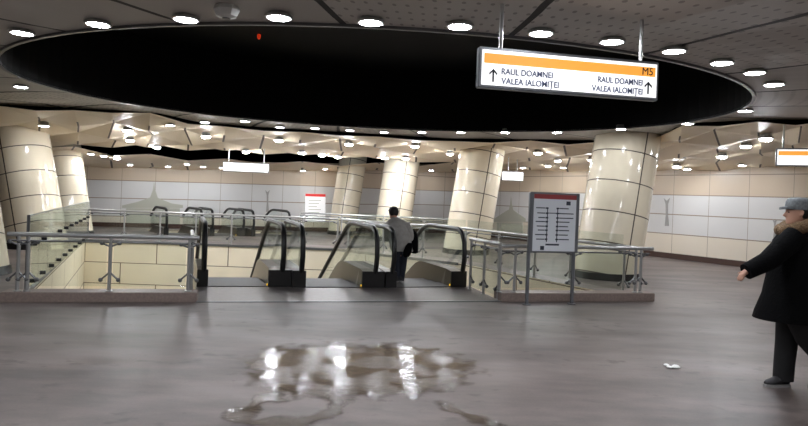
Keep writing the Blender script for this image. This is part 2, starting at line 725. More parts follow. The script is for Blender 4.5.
def hit_bound(a):
    d = Vector((math.cos(a), math.sin(a)))
    best = None
    n = len(bound)
    for k in range(n):
        p, q = bound[k], bound[(k + 1) % n]
        ex, ey = q.x - p.x, q.y - p.y
        den = d.x * ey - d.y * ex
        if abs(den) < 1e-9:
            continue
        rx, ry = p.x - EC.x, p.y - EC.y
        t = (rx * ey - ry * ex) / den
        w = (rx * d.y - ry * d.x) / den
        if t > 0 and -1e-6 <= w <= 1 + 1e-6:
            best = t if best is None else max(best, t)
    return Vector((EC.x + d.x * best, EC.y + d.y * best, ZC))


NS = 132
vs, fs, uv = [], [], []
NR = 9
for k in range(NS + 1):
    t = 2 * PI * k / NS
    a = ell(t)
    ang = math.atan2(a.y - EC.y, a.x - EC.x)
    b = hit_bound(ang)
    ln = (b - a).length
    for j in range(NR):
        if j == 0:
            s = 0
        else:
            s = ((j) / (NR - 1)) ** 2.0
        p = a.lerp(b, s)
        sec = k * 22 / NS
        fold = (abs((sec % 1) - .5) - .25) * .10
        p.z = ZC + (fold * min(1, (p - a).length / 1.5) * (1 if 1 < j < NR - 1 else 0))
        vs.append(p)
        uv.append((sec + .35 * s * ln / 4, (p - a).length / 2.4 + .001))
for k in range(NS):
    for j in range(NR - 1):
        i = k * NR + j
        fs.append((i, i + NR, i + NR + 1, i + 1))
ceil_metal = grid_obj('ceiling', vs, fs, uv, M['metal_ceiling'])

# the black oval recess: wall ring, lid
N = 96
vs, fs = [], []
for z in (ZC - .02, ZC + 1.3):
    for k in range(N):
        vs.append(ell(2 * PI * k / N, 1.0, z))
for k in range(N):
    fs.append((k, (k + 1) % N, N + (k + 1) % N, N + k))
fs.append(tuple(range(N, 2 * N)))
grid_obj('ceiling_recess', vs, fs, None, M['void'])
# thin bright rim of the oval
rings = []
for kk, z in ((1.0, ZC - .03), (1.008, ZC - .03), (1.008, ZC + .01), (1.0, ZC + .01), (1.0, ZC - .03)):
    rings.append([ell(2 * PI * k / N, kk, z) for k in range(N)])
mb = MB()
mb.rings(rings, caps=False)
tag(mb.build('trim_oval', M['dark_steel']), kind='structure')

# folded cream ceiling
PXS = list(range(-420, 1041, 38))


def wall_top(px):
    d = ray(px, 170)
    best = None
    for i in range(len(wall_pts) - 1):
        a, b = wall_pts[i], wall_pts[i + 1]
        ex, ey = b[0] - a[0], b[1] - a[1]
        den = d.x * ey - ex
        if abs(den) < 1e-9:
            continue
        t = (a[0] * ey - a[1] * ex) / den
        w = (t - a[1]) / ey if abs(ey) > abs(ex) else (d.x * t - a[0]) / ex
        if t > 0 and 0 <= w <= 1 and (best is None or t < best[0]):
            best = (t, a[4] + (b[4] - a[4]) * w)
    if best is None:
        best = (e0[1], e0[4]) if px < 0 else (e1[1], e1[4])
    return Vector((d.x * best[0], best[0], best[1]))


vs, fs, uv = [], [], []
TR = 9
for i, px in enumerate(PXS):
    e = G(px, edge_at(px), ZC - .08)
    w = wall_top(px)
    hx = (px - 262) / 190.0
    h = .135 * math.sqrt(max(0, 1 - hx * hx))
    hc = .56 + .05 * max(-1, min(1, hx))
    ts = [0, .14, .29, hc - max(h, .06) - .03, hc - h, hc + h, hc + max(h, .06) + .03, .88, 1]
    for j, t in enumerate(ts):
        p = e.lerp(w, t)
        amp = .075 * (1 if 0 < j < TR - 1 else .35)
        off = amp * (1 if (i + j) % 2 else -1) + random.uniform(-.03, .03)
        if j == 5 or j == 4:
            off = .07 * (1 if i % 2 else -1)
        p.z += off
        if 0 < j < TR - 1 and j not in (4, 5):
            p.x += random.uniform(-.12, .12)
        vs.append(p)
        uv.append((i, j * .5))
for i in range(len(PXS) - 1):
    for j in range(TR - 1):
        if j == 4:
            if (vs[i * TR + 4] - vs[i * TR + 5]).length > .3 or (vs[(i + 1) * TR + 4] - vs[(i + 1) * TR + 5]).length > .3:
                continue
        a, b, c, d = i * TR + j, (i + 1) * TR + j, (i + 1) * TR + j + 1, i * TR + j + 1
        if (i + j) % 2:
            fs += [(a, b, c), (a, c, d)]
        else:
            fs += [(a, b, d), (b, c, d)]
ceil_cream = grid_obj('ceiling_folded', vs, fs, uv, M['facet'])

# dark void above the ceilings
mb = MB()
mb.box((FX0 - 1, FY0 - 1, 4.9), (FX1 - FX0 + 2, 0, 0), (0, FY1 - FY0 + 4, 0), (0, 0, .1))
tag(mb.build('ceiling_slab', M['plenum']), kind='structure')

BV = [BVHTree.FromPolygons([Vector(v) for v in o_vs], o_fs) for o_vs, o_fs in
      [([v.co for v in ceil_metal.data.vertices], [tuple(p.vertices) for p in ceil_metal.data.polygons]),
       ([v.co for v in ceil_cream.data.vertices], [tuple(p.vertices) for p in ceil_cream.data.polygons])]]


def ceil_hit(px, py):
    o, d = Vector((0, 0, EYE)), ray(px, py).normalized()
    best = None
    for b in BV:
        h, n, _, dist = b.ray_cast(o, d)
        if h is not None and (best is None or dist < best[1]):
            best = (h, dist)
    return best[0] if best else None


def ceil_above(x, y):
    best = None
    for b in BV:
        h, n, _, dist = b.ray_cast(Vector((x, y, 1)), Vector((0, 0, 1)))
        if h is not None and (best is None or dist < best[1]):
            best = (h, dist)
    return best[0] if best else Vector((x, y, ZC))


# ------------------------------------------------------------------ downlights
lamp0, lamp_far, lamp_wall, lamp_mid = None, None, None, None
ORD = ['first', 'second', 'third', 'fourth', 'fifth', 'sixth', 'seventh', 'eighth', 'ninth', 'tenth', 'eleventh', 'twelfth', 'thirteenth',
       'fourteenth', 'fifteenth', 'sixteenth', 'seventeenth', 'eighteenth', 'nineteenth', 'twentieth']


def wall_dist(p):
    best = 99
    for a, b in zip(wall_pts, wall_pts[1:]):
        a, b = Vector((a[0], a[1])), Vector((b[0], b[1]))
        t_ = max(0, min(1, (p.xy - a).dot(b - a) / (b - a).length_squared))
        best = min(best, (p.xy - a.lerp(b, t_)).length)
    return best


def lamp(pos, label, group, r=.115):
    global lamp0, lamp_far, lamp_wall, lamp_mid
    pos = Vector(pos)

    def variant(m_, k_):
        v = dup(lamp0, pos, label, group)
        for c in v.children:
            if c.name.startswith('diffuser'):
                c.data = c.data.copy()
                c.data.materials[0] = m_
                for q in c.data.vertices:
                    q.co.z *= k_
        return v
    wd_ = wall_dist(pos)
    if wd_ < 1.0:            # kept clear of the wall panels
        q_ = ceil_above(pos.x * (1 - (1.0 - wd_) / pos.y), pos.y - (1.0 - wd_))
        pos = q_ - Vector((0, 0, .03))
    wall = 'far ceiling' in label or (wd_ < 1.2) or (pos.x < -7.5 and 10 < pos.y < 20)
    cream = 'folded' in label or 'distant' in label
    if wall:
        o = lamp_wall = dup(lamp_wall, pos, label, group) if lamp_wall else variant(M['lampwall'], 1.6)
    elif cream and pos.x > 4.2:
        o = lamp_mid = dup(lamp_mid, pos, label, group) if lamp_mid else variant(M['lampmid'], 3.2)
    elif cream:
        o = lamp_far = dup(lamp_far, pos, label, group) if lamp_far else variant(M['lamp'], 3.2)
    elif lamp0 is None:
        lamp0 = thing('downlight', label, 'ceiling light', pos, group)
        mb = MB()
        mb.lathe(pos, [(.02, .10), (.10, .10), (.115, .02), (.14, .012), (.14, -.006), (.115, -.012), (.112, -.002)], 20)
        mb.build('trim_ring', M['trimring'], lamp0)
        mb = MB()
        mb.lathe(pos, [(.015, -.017), (.05, -.0165), (.085, -.014), (.105, -.010), (.112, -.004), (.02, -.001)], 20)
        mb.build('diffuser', M['lampnear'], lamp0)
        o = lamp0
    else:
        o = dup(lamp0, pos, label, group)
    o.scale = (r / .115,) * 3
    return o


def row(pts, text, group, r=.115, zdrop=.02):
    pts = sorted(pts)
    for k, (px, py) in enumerate(pts):
        h = ceil_hit(px, py)
        q = 0
        while h is None or h.y > 30:
            q += 1
            h = ceil_hit(px, py - q * (1 if q % 2 else -1))
        lamp(h - Vector((0, 0, zdrop)), text % ORD[k], group, r)


row([(22, 30), (98, 21), (186, 16), (279, 14), (371, 19), (460, 23), (541, 30), (612, 38.5), (674, 48), (722, 60), (755, 70), (774, 82)],
    'round white downlight in grey ceiling before the black oval, %s from left', 'downlights along the near rim of the oval', .105, .03)
row([(21, 85), (170, 124), (205, 121), (245, 120), (280, 126), (315, 127), (350, 129), (384, 131), (422, 131), (461, 131), (505, 131), (557, 131), (621, 127.5),
     (688, 120), (745, 109)],
    'small downlight along the far rim of the black oval, %s from left', 'downlights along the far rim of the oval', .10, .03)
row([(44, 122), (128, 127), (206, 133), (279, 137), (349, 141), (415, 143), (478, 147), (538, 150), (592, 157), (677, 163.5), (722, 153), (746, 142), (766, 134)],
    'downlight in front row of the cream folded ceiling, %s from left', 'downlights in the front row of the folded ceiling', .11, .085)
row([(130, 137), (246, 149), (302, 150), (406, 156), (450, 151), (558, 158), (687, 169), (742, 171)],
    'downlight in middle row of the cream folded ceiling, %s from left', 'downlights in the middle row of the folded ceiling', .10, .085)
row([(91, 153), (104, 155), (117, 157), (157, 151), (322, 159), (338, 161), (350, 162.5), (385, 160), (523, 167), (548, 165), (563, 170)],
    'small downlight near the distant black oval, %s from left', 'downlights around the distant oval', .10, .03)
row([(130, 164), (168, 166), (187, 163.5), (203, 166.5), (222, 167), (303, 171), (325, 173), (431, 172)],
    'small downlight on the far ceiling edge over the wall, %s from left', 'downlights along the far wall', .10, .03)
# unseen rows added over and behind the viewer to light the near floor
k = 0
for y in (4.0, 1.5, -1.5, -4.5):
    for x in (-9, -5.5, -2, 1.5, 5, 8.5):
        h = ceil_above(x, y)
        lamp(h - Vector((0, 0, .03)), 'round downlight over the viewer, row %d, place %d from left' % (int(5 - y), int((x + 9) / 3.5) + 1),
             'downlights over the near floor', .105)

# ------------------------------------------------------------------ columns
def column(name_label, b, t, Y, r, seam, tile=.64, uo=0.0):
    pb, pt = P(b[0], b[1], Y), P(t[0], t[1], Y)
    pt.y += .22 * (pt.z - pb.z) / 2
    pt = P(t[0], t[1], pt.y)
    ax = (pt - pb).normalized()
    c0 = pb + ax * ((0 - pb.z) / ax.z)
    x = ax.cross(Vector((0, 1, 0))).normalized()
    y = ax.cross(x).normalized()
    n = 48
    vs, fs, uv = [], [], []
    hs = [-.35, .2, .8, 1.6, 2.4, 3.0, 3.3, 3.9]
    for h in hs:
        for k in range(n + 1):
            a = 2 * PI * k / n
            vs.append(c0 + ax * h + (x * math.cos(a) + y * math.sin(a)) * r)
            uv.append((k / n * 3 + seam, h / tile + uo))
    for i in range(len(hs) - 1):
        for k in range(n):
            a = i * (n + 1) + k
            fs.append((a, a + 1, a + n + 2, a + n + 1))
    o = grid_obj('column', vs, fs, uv, M['column'], smooth=True)
    bm = bmesh.new()
    bm.from_mesh(o.data)
    for co, no in (((0, 0, 0), (0, 0, -1)), ((0, 0, 3.3), (0, 0, 1))):
        bmesh.ops.bisect_plane(bm, geom=bm.verts[:] + bm.edges[:] + bm.faces[:], plane_co=co, plane_no=no, clear_outer=True)
    bm.to_mesh(o.data)
    bm.free()
    tag(o, name_label, 'column')
    mb = MB()
    mb.rings([[c0 + ax * h / ax.z * 1.0 + Vector((math.cos(2 * PI * k / n), math.sin(2 * PI * k / n), 0)) * (r + dr_) for k in range(n)]
              for h, dr_ in ((0.0, .0), (0.0, .03), (.15, .03), (.15, .0))], caps=False)
    mb.build('plinth', M['plinth'], o, smooth=True)
    return o


column('broad leaning cream tiled column right of the route map board', (604, 283), (628, 135), 14.0, .725, .125, .69, .95)
column('leaning cream tiled column between the descending man and the map board', (470, 225), (481, 160), 18.8, .68, .125, .64, .2)
column('leaning cream tiled column directly behind the descending man', (393, 225), (401, 170), 23.0, .66, .125, .64, .2)
column('farthest slim leaning cream column right of the red topped poster', (346, 205), (351.5, 170), 25.4, .56, .3, .64, .2)
column('cream tiled column cut off by the left picture edge', (-36, 281), (-58, 130), 10.8, .70, .1, .64, .1)
column('wide leaning cream column behind the left end of the glass railing', (37, 250), (18, 140), 15.6, .72, .25, .64, .15)
column('cream tiled column farther back beside the far left wall panels', (70, 235), (58, 150), 19.8, .68, .3, .64, .2)


# ------------------------------------------------------------------ railings
def railing(label, pts, z0, posts, h=.92, glass_h=None, bar=True, curb=None, over=(.10, .02), double=(), glass='glass'):
    """pts: polyline on the floor; posts: arc lengths; z0: height of the footing"""
    org = Vector((pts[0].x, pts[0].y, 0))
    t = thing('glass_railing', label, 'railing', org)
    segs = [(a, b, (b - a).length) for a, b in zip(pts, pts[1:])]
    tot = sum(s[2] for s in segs)

    def at(k):
        if k <= 0:
            a, b, l = segs[0]
            return a + (b - a).normalized() * k, (b - a).normalized()
        for a, b, l in segs:
            if k <= l:
                return a + (b - a) * (k / l), (b - a).normalized()
            k -= l
        a, b, l = segs[-1]
        return b + (b - a).normalized() * k, (b - a).normalized()
    Z = Vector((0, 0, 1))
    ks = [-over[0]]
    acc = 0
    for a, b, l in segs[:-1]:
        acc += l
        ks.append(acc)
    ks.append(tot + over[1])
    mb = MB()
    mb.tube([at(k)[0] + Z * (h) for k in ks], .032, 10)
    mb.build('handrail', M['steel'], t, smooth=True)
    if bar:
        mb = MB()
        mb.tube([at(max(0, min(tot, k)))[0] + Z * (h - .085) for k in ks], .013, 8)
        mb.build('lower_bar', M['dark_steel'], t, smooth=True)
    if curb is not None:
        mb = MB()
        a, b = at(curb[0])[0], at(tot + curb[1])[0]
        mb.box(a - fn * .12, b - a, fn * .34, Z * z0)
        mb.build('stone_curb', M['curb'], t, bevel=.008)
    posts = [p[0] if isinstance(p, tuple) else p * tot for p in posts]
    for k in posts:
        p, d = at(k)
        n = Vector((-d.y, d.x, 0))
        mb = MB()
        mb.tube([p + Z * z0, p + Z * (h - .01)], .024, 10)
        mb.lathe(p + Z * z0, [(.024, .0), (.05, .0), (.05, .012), (.024, .018)], 12)
        po = mb.build('post', M['steel'], t, smooth=True)
        if k in double:
            continue
        for zz, up in ((z0 + .16, -.11), (h - .10, .05)):
            mb = MB()
            for s in (-1, 1):
                if (k <= .05 and s < 0) or (k >= tot - .05 and s > 0):
                    continue
                q = p + Z * zz + d * (.115 * s)
                mb.tube([p + Z * (zz - up), q + n * 0.0], .014, 6)
                mb.ball(q, .032, n=8, m=6)
            if mb.v:
                mb.build('glass_clamp', M['dark_steel'], po, smooth=True)
    gp = sorted(k for k in posts if k not in double)
    gh = glass_h or (h - .10)
    for k0, k1 in zip(gp, gp[1:]):
        if k1 - k0 < .25:
            continue
        p, d = at(k0 + .045)
        q, _ = at(k1 - .045)
        dd = (q - p)
        n = Vector((-dd.y, dd.x, 0)).normalized() * .012
        mb = MB()
        mb.box(p + Z * (z0 + .07) - n * .5, dd, n, Z * (gh - z0 - .07))
        mb.build('glass_panel', M[glass], t)
    return t


def arc(px, base):          # distance along the front edge of the sight line px
    return (L(px) - base).dot(fd)


off = fn * .06
b0 = L(5) + off
railing('front left glass railing on brown stone curb before the opening', [b0, L(193) + off], .14,
        [(arc(15, b0),), (arc(25, b0),), (arc(107.5, b0),), (arc(187, b0),)], .92, curb=(-.05, .05), over=(.02, .05), double=())
b0 = L(500) + off
railing('front right glass railing on brown stone curb under the map board', [b0, L(650) + off], .14,
        [(arc(500, b0),), (arc(515, b0),), (arc(574, b0),), (arc(636.5, b0),), (arc(641.5, b0),)], .90, curb=(0, .05), over=(.0, .06))
# short returns beside the escalator entrance
a = Lg + fn * .22 + Vector((-.10, 0, 0))
b = NAl + Vector((-.22, .0, 0))
railing('short side railing with crowded posts left of the escalator landing', [a, b], .0, [.02, .5, .97], .92, over=(0, .02))
a, b = Rg + fn * .10 + Vector((0.02, 0, 0)), G(469, 289.5)
railing('short side railing between right escalator and the map board', [a, b], .0, [.03, .5, .97], .92, over=(0, .02))
# long sides and back
lw = (BL - hole[0]).length
s0 = hole[0] + Vector((-.16, -.1, 0))
def glass_screen(label, p0, p1, n, h):
    t = thing('glass_screen', label, 'glass screen', p0)
    d = (p1 - p0)
    ln = d.length
    d.normalize()
    nn = Vector((-d.y, d.x, 0))
    Z = Vector((0, 0, 1))
    for k in range(n):
        a, b = p0 + d * (ln * k / n + .012), p0 + d * (ln * (k + 1) / n - .012)
        mb = MB()
        mb.box(a - nn * .006, b - a, nn * .012, Z * h)
        po = mb.build('glass_panel', M['glass'], t)
        mb = MB()
        mb.box(a - nn * .010 + Z * h, b - a, nn * .020, Z * .015)
        mb.build('edge_strip', M['steel'], po)
        for z in (.10, .68):
            mb = MB()
            c = a.lerp(b, .5) + Z * z
            mb.tube([c + nn * .03, c - nn * .05], .034, 10)
            mb.build('point_fixing', M['rubber'], po, smooth=True)
    mb = MB()
    mb.box(p0 - nn * .02 - d * .03, d * .03, nn * .04, Z * (h + .02))
    mb.build('end_post', M['dark_steel'], t)
    return t


glass_screen('long frameless glass screen with black dot fixings along the left columns', G(26, 292), BL + Vector((.05, .08, 0)), 10, 1.13)
railing('far glass railing across the back of the escalator opening', [BL + Vector((0, .14, 0)), BK + Vector((0.05, .14, 0))], .0,
        [float(k) / 7 for k in range(8)], .88, glass_h=.80, over=(0, 0))
o_ = Vector((.16, .12, 0))
railing('slanting glass railing along the right side behind the map board', [BK + o_, RR + o_, B0 - fd * .05 + fn * .42], .0,
        [.03, .17, .31, .45, .59, .72, .83, .97], .88, glass_h=1.10, over=(0, .0))
railing('distant glass railing right of the far escalators', [G(300, 238), G(385, 242), G(466, 247)], .0,
        [.02, .25, .5, .75, .98], .90, glass_h=.80, over=(0, 0))
# handrail bracket strip lower line, far edge of the opening
mb = MB()
for a, b in ((BL, BK), (BK, RR)):
    mb.box(a + Vector((0, 0, -.06)), b - a, Vector((0, -.03, 0)), (0, 0, .07))
tag(mb.build('trim_opening_edge', M['dark_steel']), kind='structure')


# ------------------------------------------------------------------ escalators
TAN = math.tan(math.radians(30))


def prof(v):                      # drop of the walking line
    if v < 1.5:
        return 0.0
    if v < 2.1:
        return -TAN * (v - 1.5) ** 2 / 1.2
    return -TAN * (.3 + (v - 2.1))


def escalator(label, l, r, length, zmin, ol=.2, orr=.2, hs=1.0, ed=None):
    ed = ed or globals()['ed']
    org = (l + r) / 2
    W = (r - l).length
    ex = (r - l).normalized()
    ez = Vector((0, 0, 1))
    t = thing('escalator', label, 'escalator', org, 'escalators')

    def E(u_, v_, z_):
        return org + ex * u_ + ed * v_ + ez * (z_ * hs)
    vs_ = [0, .3, .7, 1.1, 1.5, 1.7, 1.9, 2.1] + [2.1 + .5 * k for k in range(1, int((length - 2.1) / .5) + 1)]
    for sgn in (-1, 1):
        hu = sgn * W / 2
        bal = MB()
        # glass balustrade panel
        up = []
        lo = []
        for v in vs_:
            lo.append((v, .29 + prof(v)))
        top = [(.02, .34), (-.03, .55), (.0, .80), (.09, .95), (.26, 1.01)] + [(v, 1.02 + prof(v - .1)) for v in vs_[2:]]
        outline = top + [(v, z) for v, z in reversed(lo)][:-1] + [(.1, .29)]
        bal.prism([E(hu - .006, v, z) for v, z in outline], ex * .012)
        bo = bal.build('balustrade_glass', M['glassgrey'], t)
        hr = MB()
        path = [(.10, .16), (.0, .28), (-.06, .55), (-.03, .83), (.08, 1.0), (.26, 1.06)] + [(v, 1.065 + prof(v - .1)) for v in vs_[2:]]
        hr.tube([E(hu, v, z) for v, z in path], .046, 8)
        hr.build('handrail', M['rubber'], t, smooth=True)
        # deck box
        dk = MB()
        u0, u1 = hu - sgn * (.24 if sgn > 0 else .07), hu + sgn * (orr if sgn > 0 else ol)
        rings = []
        for v in vs_:
            zt = .31 + prof(v)
            zl = -.4 + prof(v) if v > .5 else .0
            if v == 0:
                rings.append([E(u0, v, zl), E(u1, v, zl), E(u1, v, zt - .03), E(u0 + sgn * .03, v, zt - .03)])
            else:
                rings.append([E(u0, v, zl), E(u1, v, zl), E(u1, v, zt), E(u0 + sgn * .03, v, zt)])
        dk.rings(rings)
        dk.build('deck', M['deck'], t)
        ep = MB()
        ep.box(E(min(u0, u1) - .004, -.035, 0.006), ex * (abs(u1 - u0) + .008), ed * .036, ez * .29)
        ep.build('end_cover', M['blackpanel'], t, bevel=.006)
        if sgn > 0:
            ep = MB()
            ep.cbox(E(u0 - .012, .0, .045), .02, .03, .03)
            ep.build('marker_light', M['yellow'], t)
    # steps and comb plate
    st = MB()
    hw = W / 2 - .25
    st.box(E(-W / 2 + .075, -.02, .007), ex * (hw + W / 2 - .075), ed * .55, ez * .012)
    st.build('comb_plate', M['step'], t)
    v = .54
    k = 0
    while v < length - .4 and prof(v + .75) > zmin:
        st = MB()
        z = prof(v + .75)
        st.box(E(-W / 2 + .075, v, z - .2), ex * (hw + W / 2 - .075), ed * .395, ez * .2)
        st.build('step', M['step'], t)
        v += .4
        k += 1
    return t


escalator('left of three near escalators, beside the left glass railing', NAl, NAr, 7.2, -4, .10, .16)
escalator('middle of three near escalators with black handrails', NBl, NBr, 7.2, -4, .16, .15)
escalator('right of three near escalators, which the man steps onto', NCl, NCr, 6.6, -4, .13, .07)
escalator('left of three distant escalators beyond the back railing', N2[0], N2[1], 2.9, -2, .08, .08, .86, ed2)
escalator('middle of three distant escalators beyond the back railing', N2[2], N2[3], 2.9, -2, .08, .08, .86, ed2)
escalator('right of three distant escalators, below the poster', N2[4], N2[5], 2.9, -2, .08, .08, .86, ed2)


# ------------------------------------------------------------------ signs
def sign(label, tl, tr, bl, br, Yl, Yr, band, rods, zc):
    a, b = P(*bl, Yl), P(*br, Yr)
    zt = (P(*tl, Yl).z + P(*tr, Yr).z) / 2
    zb = (a.z + b.z) / 2
    a.z = b.z = zb
    d = b - a
    ln = d.length
    ex = d.normalized()
    ez = Vector((0, 0, 1))
    bn = Vector((-ex.y, ex.x, 0))
    h = zt - zb
    t = thing('hanging_sign', label, 'sign', a)
    mb = MB()
    mb.box(a, d, bn * (.07 if band else .12), ez * h)
    mb.build('housing', M['signgrey'], t, bevel=.008)
    mb = MB()
    f = .024 * h / .33
    mb.box(a + ex * f + ez * f - bn * .006, ex * (ln - 2 * f), bn * .012, ez * (h - 2 * f))
    mb.build('lit_face', M['signface'], t)
    if band:
        mb = MB()
        mb.box(a + ex * (f + .05 * h) + ez * (h * .60) - bn * .010, ex * (ln - 2 * f - .1 * h), bn * .01, ez * (h * .24))
        mb.build('orange_band', M['signorange'], t)
    for k in rods:
        mb = MB()
        p = a + ex * (ln * k) + bn * .035
        mb.tube([p + ez * (h - .01), Vector((p.x, p.y, zc(p)))], .016, 8)
        mb.build('rod', M['steel'], t, smooth=True)
    return t, a, ex, ez, bn, ln, h


t, a, ex, ez, bn, ln, h = sign('large lit direction sign with orange band hanging before the black oval', (479, 45.9), (659.5, 62.2), (478, 87.2), (658, 100.9),
                               5.0, 5.32, True, (.118, .902), lambda p: ZC)
fr = -bn * .0125


def sx(f, g):
    return a + ex * (ln * f) + ez * (h * g) + fr


put_text('line_number', 'M5', h * .27, sx(.898, .635), ex, ez, M['ink'], t, ln * .06, .0)
put_text('lettering', 'RAUL DOAMNEI', h * .205, sx(.118, .355), ex, ez, M['inkblue'], t, ln * .275)
put_text('lettering', 'VALEA IALOMIȚEI', h * .205, sx(.118, .125), ex, ez, M['inkblue'], t, ln * .31)
put_text('lettering', 'RAUL DOAMNEI', h * .205, sx(.645, .355), ex, ez, M['inkblue'], t, ln * .255)
put_text('lettering', 'VALEA IALOMIȚEI', h * .205, sx(.612, .125), ex, ez, M['inkblue'], t, ln * .29)
for f in (.075, .935):
    mb = MB()
    c = sx(f, .30)
    mb.box(c - ex * .007 - ez * .05, ex * .014, bn * .004, ez * .095)
    for s in (-1, 1):
        mb.box(c + ez * .056, ex * (.034 * s) - ez * .034, bn * .004, ez * -.018)
    mb.build('arrow', M['ink'], t)


def zc_above(p):
    return ceil_above(p.x, p.y).z


sign('small distant lit sign hanging left above the far escalators', (222.5, 161.5), (269, 163.5), (222.5, 171), (269, 173.5), 19.0, 19.2, False, (.12, .88), zc_above)
sign('small distant lit sign between column and route map board', (501.5, 171), (523.5, 171.8), (501.5, 180.6), (523.5, 181.2), 21, 21.2, False, (.3, .7), zc_above)
t, a, ex, ez, bn, ln, h = sign('lit sign with orange band at the right picture edge above the walker', (775.5, 147), (838, 149.5), (775.5, 164), (838, 169), 11.0, 10.6, True, (.12, .8), zc_above)
fr = -bn * .0125

# route map board on two posts
pl, pr = G(526.5, 304.6), G(571.5, 304.1)
d = pr - pl
ex = d.normalized()
bn = Vector((-ex.y, ex.x, 0))
ez = Vector((0, 0, 1))
t = thing('map_board', 'route map board with red header on two steel posts before the right railing', 'notice board', pl)
zt, zb = P(530, 191.8, pl.y).z, P(527.8, 252.5, pl.y).z
for p in (pl, pr):
    mb = MB()
    mb.box(p - ex * .022 - bn * .02, ex * .044, bn * .04, ez * (zt - .005))
    mb.lathe(p, [(.03, 0), (.07, 0), (.07, .012), (.03, .014)], 12)
    mb.build('post', M['signgrey'], t)
mb = MB()
o = pl + ez * zb
wb = d.length
mb.box(o - ex * .02 - bn * .03, ex * (wb + .08), bn * .06, ez * (zt - zb))
mb.build('frame', M['signgrey'], t, bevel=.006)
mb = MB()
hb = zt - zb
o2 = o + ex * .045 - bn * .036 + ez * .03
fw, fh = wb - .05, hb - .06
mb.box(o2, ex * fw, bn * .01, ez * fh)
mb.build('map_sheet', M['board'], t)
mb = MB()
mb.box(o2 + ez * (fh * .92) - bn * .003, ex * fw, bn * .01, ez * (fh * .08))
mb.build('red_header', M['boardred'], t)
mb = MB()


def mk(x, y, w, hh):
    mb.box(o2 + ex * (fw * x) + ez * (fh * y) - bn * .003, ex * (fw * w), bn * .006, ez * (fh * hh))


mk(.31, .16, .02, .60)
mk(.55, .16, .02, .60)
for k, y in enumerate((.75, .66, .58, .51, .43, .36, .28, .20)):
    mk(.05 + .03 * (k % 3), y, .22 - .03 * (k % 3), .018)
    mk(.60, y, .22 + (.12 if k in (1, 2) else .03 * (k % 2)), .018)
    mk(.28, y - .005, .06, .028)
    mk(.53, y - .005, .06, .028)
mk(.33, .665, .3, .015)
mk(.30, .10, .32, .03)
mk(.76, .82, .10, .07)
mk(.18, .02, .09, .07)
mb.build('route_diagram', M['ink'], t)

# ------------------------------------------------------------------ wall graphics and poster
def on_wall(px, py, out=.02):
    d = ray(px, py)
    best = None
    for i in range(len(wall_pts) - 1):
        a, b = wall_pts[i], wall_pts[i + 1]
        ex_, ey_ = b[0] - a[0], b[1] - a[1]
        den = d.x * ey_ - ex_
        if abs(den) < 1e-9:
            continue
        t_ = (a[0] * ey_ - a[1] * ex_) / den
        w = (t_ - a[1]) / ey_ if abs(ey_) > abs(ex_) else (d.x * t_ - a[0]) / ex_
        if t_ > 0 and 0 <= w <= 1 and (best is None or t_ < best[0]):
            best = (t_, Vector((ey_, -ex_, 0)).normalized())
    t_, n = best
    return P(px, py, t_) + n * out, n


def wall_shape(mb, pts, out=.004):
    q = [on_wall(x, y, out) for x, y in pts]
    mb.prism([p for p, n in q], q[0][1] * .012)


mb = MB()
wall_shape(mb, [(122, 205.5), (137, 202), (146, 199), (151, 197), (157, 197.3), (163, 200), (172, 203.5), (183, 205), (183, 208), (122, 208)])
wall_shape(mb, [(150.2, 197.5), (153.2, 189), (154.2, 181), (155, 189), (157.8, 197.5)])
wall_shape(mb, [(126, 208.3), (180, 208.3), (180, 226), (126, 226)])
tag(mb.build('wall_mural', M['mural']), 'pale painted pavilion with pointed spire on left far wall panels', 'mural')
mb = MB()
wall_shape(mb, [(494, 219), (501, 214.5), (508, 210), (513, 209.5), (520, 214.5), (526, 218.5), (526, 222), (494, 222)])
wall_shape(mb, [(509, 210), (510.5, 204), (511.2, 196), (512, 204), (513.6, 210)])
wall_shape(mb, [(497, 222.3), (523, 222.3), (523, 238), (497, 238)])
tag(mb.build('wall_mural', M['mural']), 'pale painted domed building with spire beside the map board', 'mural')


def statue(x, y0, y1, w, label):
    mb = MB()
    hh = y1 - y0
    wall_shape(mb, [(x - w * .9, y0), (x, y0 + hh * .1), (x + w * .9, y0), (x + w * .35, y0 + hh * .22), (x + w * .3, y0 + hh * .6), (x + w * .6, y1), (x - w * .6, y1),
                    (x - w * .3, y0 + hh * .6), (x - w * .35, y0 + hh * .22)])
    tag(mb.build('wall_mural', M['muraldark']), label, 'mural')


statue(267.5, 190, 212, 2.6, 'thin painted statue figure on far wall left of the poster')
statue(667, 198, 226, 3.4, 'thin painted statue figure on right wall beside the broad column')
statue(775, 219, 238, 2.6, 'faint painted figure low on right wall by the walker')

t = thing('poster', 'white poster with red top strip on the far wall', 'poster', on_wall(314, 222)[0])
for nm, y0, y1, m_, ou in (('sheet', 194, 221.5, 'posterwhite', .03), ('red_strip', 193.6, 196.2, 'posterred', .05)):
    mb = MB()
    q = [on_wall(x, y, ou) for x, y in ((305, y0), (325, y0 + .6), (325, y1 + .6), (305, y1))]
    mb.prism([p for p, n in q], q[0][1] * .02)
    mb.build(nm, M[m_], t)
mb = MB()
for k in range(6):
    q = [on_wall(x, y, .051) for x, y in ((308, 200 + 3 * k), (321 - (k % 3) * 2, 200.3 + 3 * k), (321 - (k % 3) * 2, 201 + 3 * k), (308, 200.7 + 3 * k))]
    mb.prism([p for p, n in q], q[0][1] * .008)
mb.build('printed_lines', M['mural'], t)

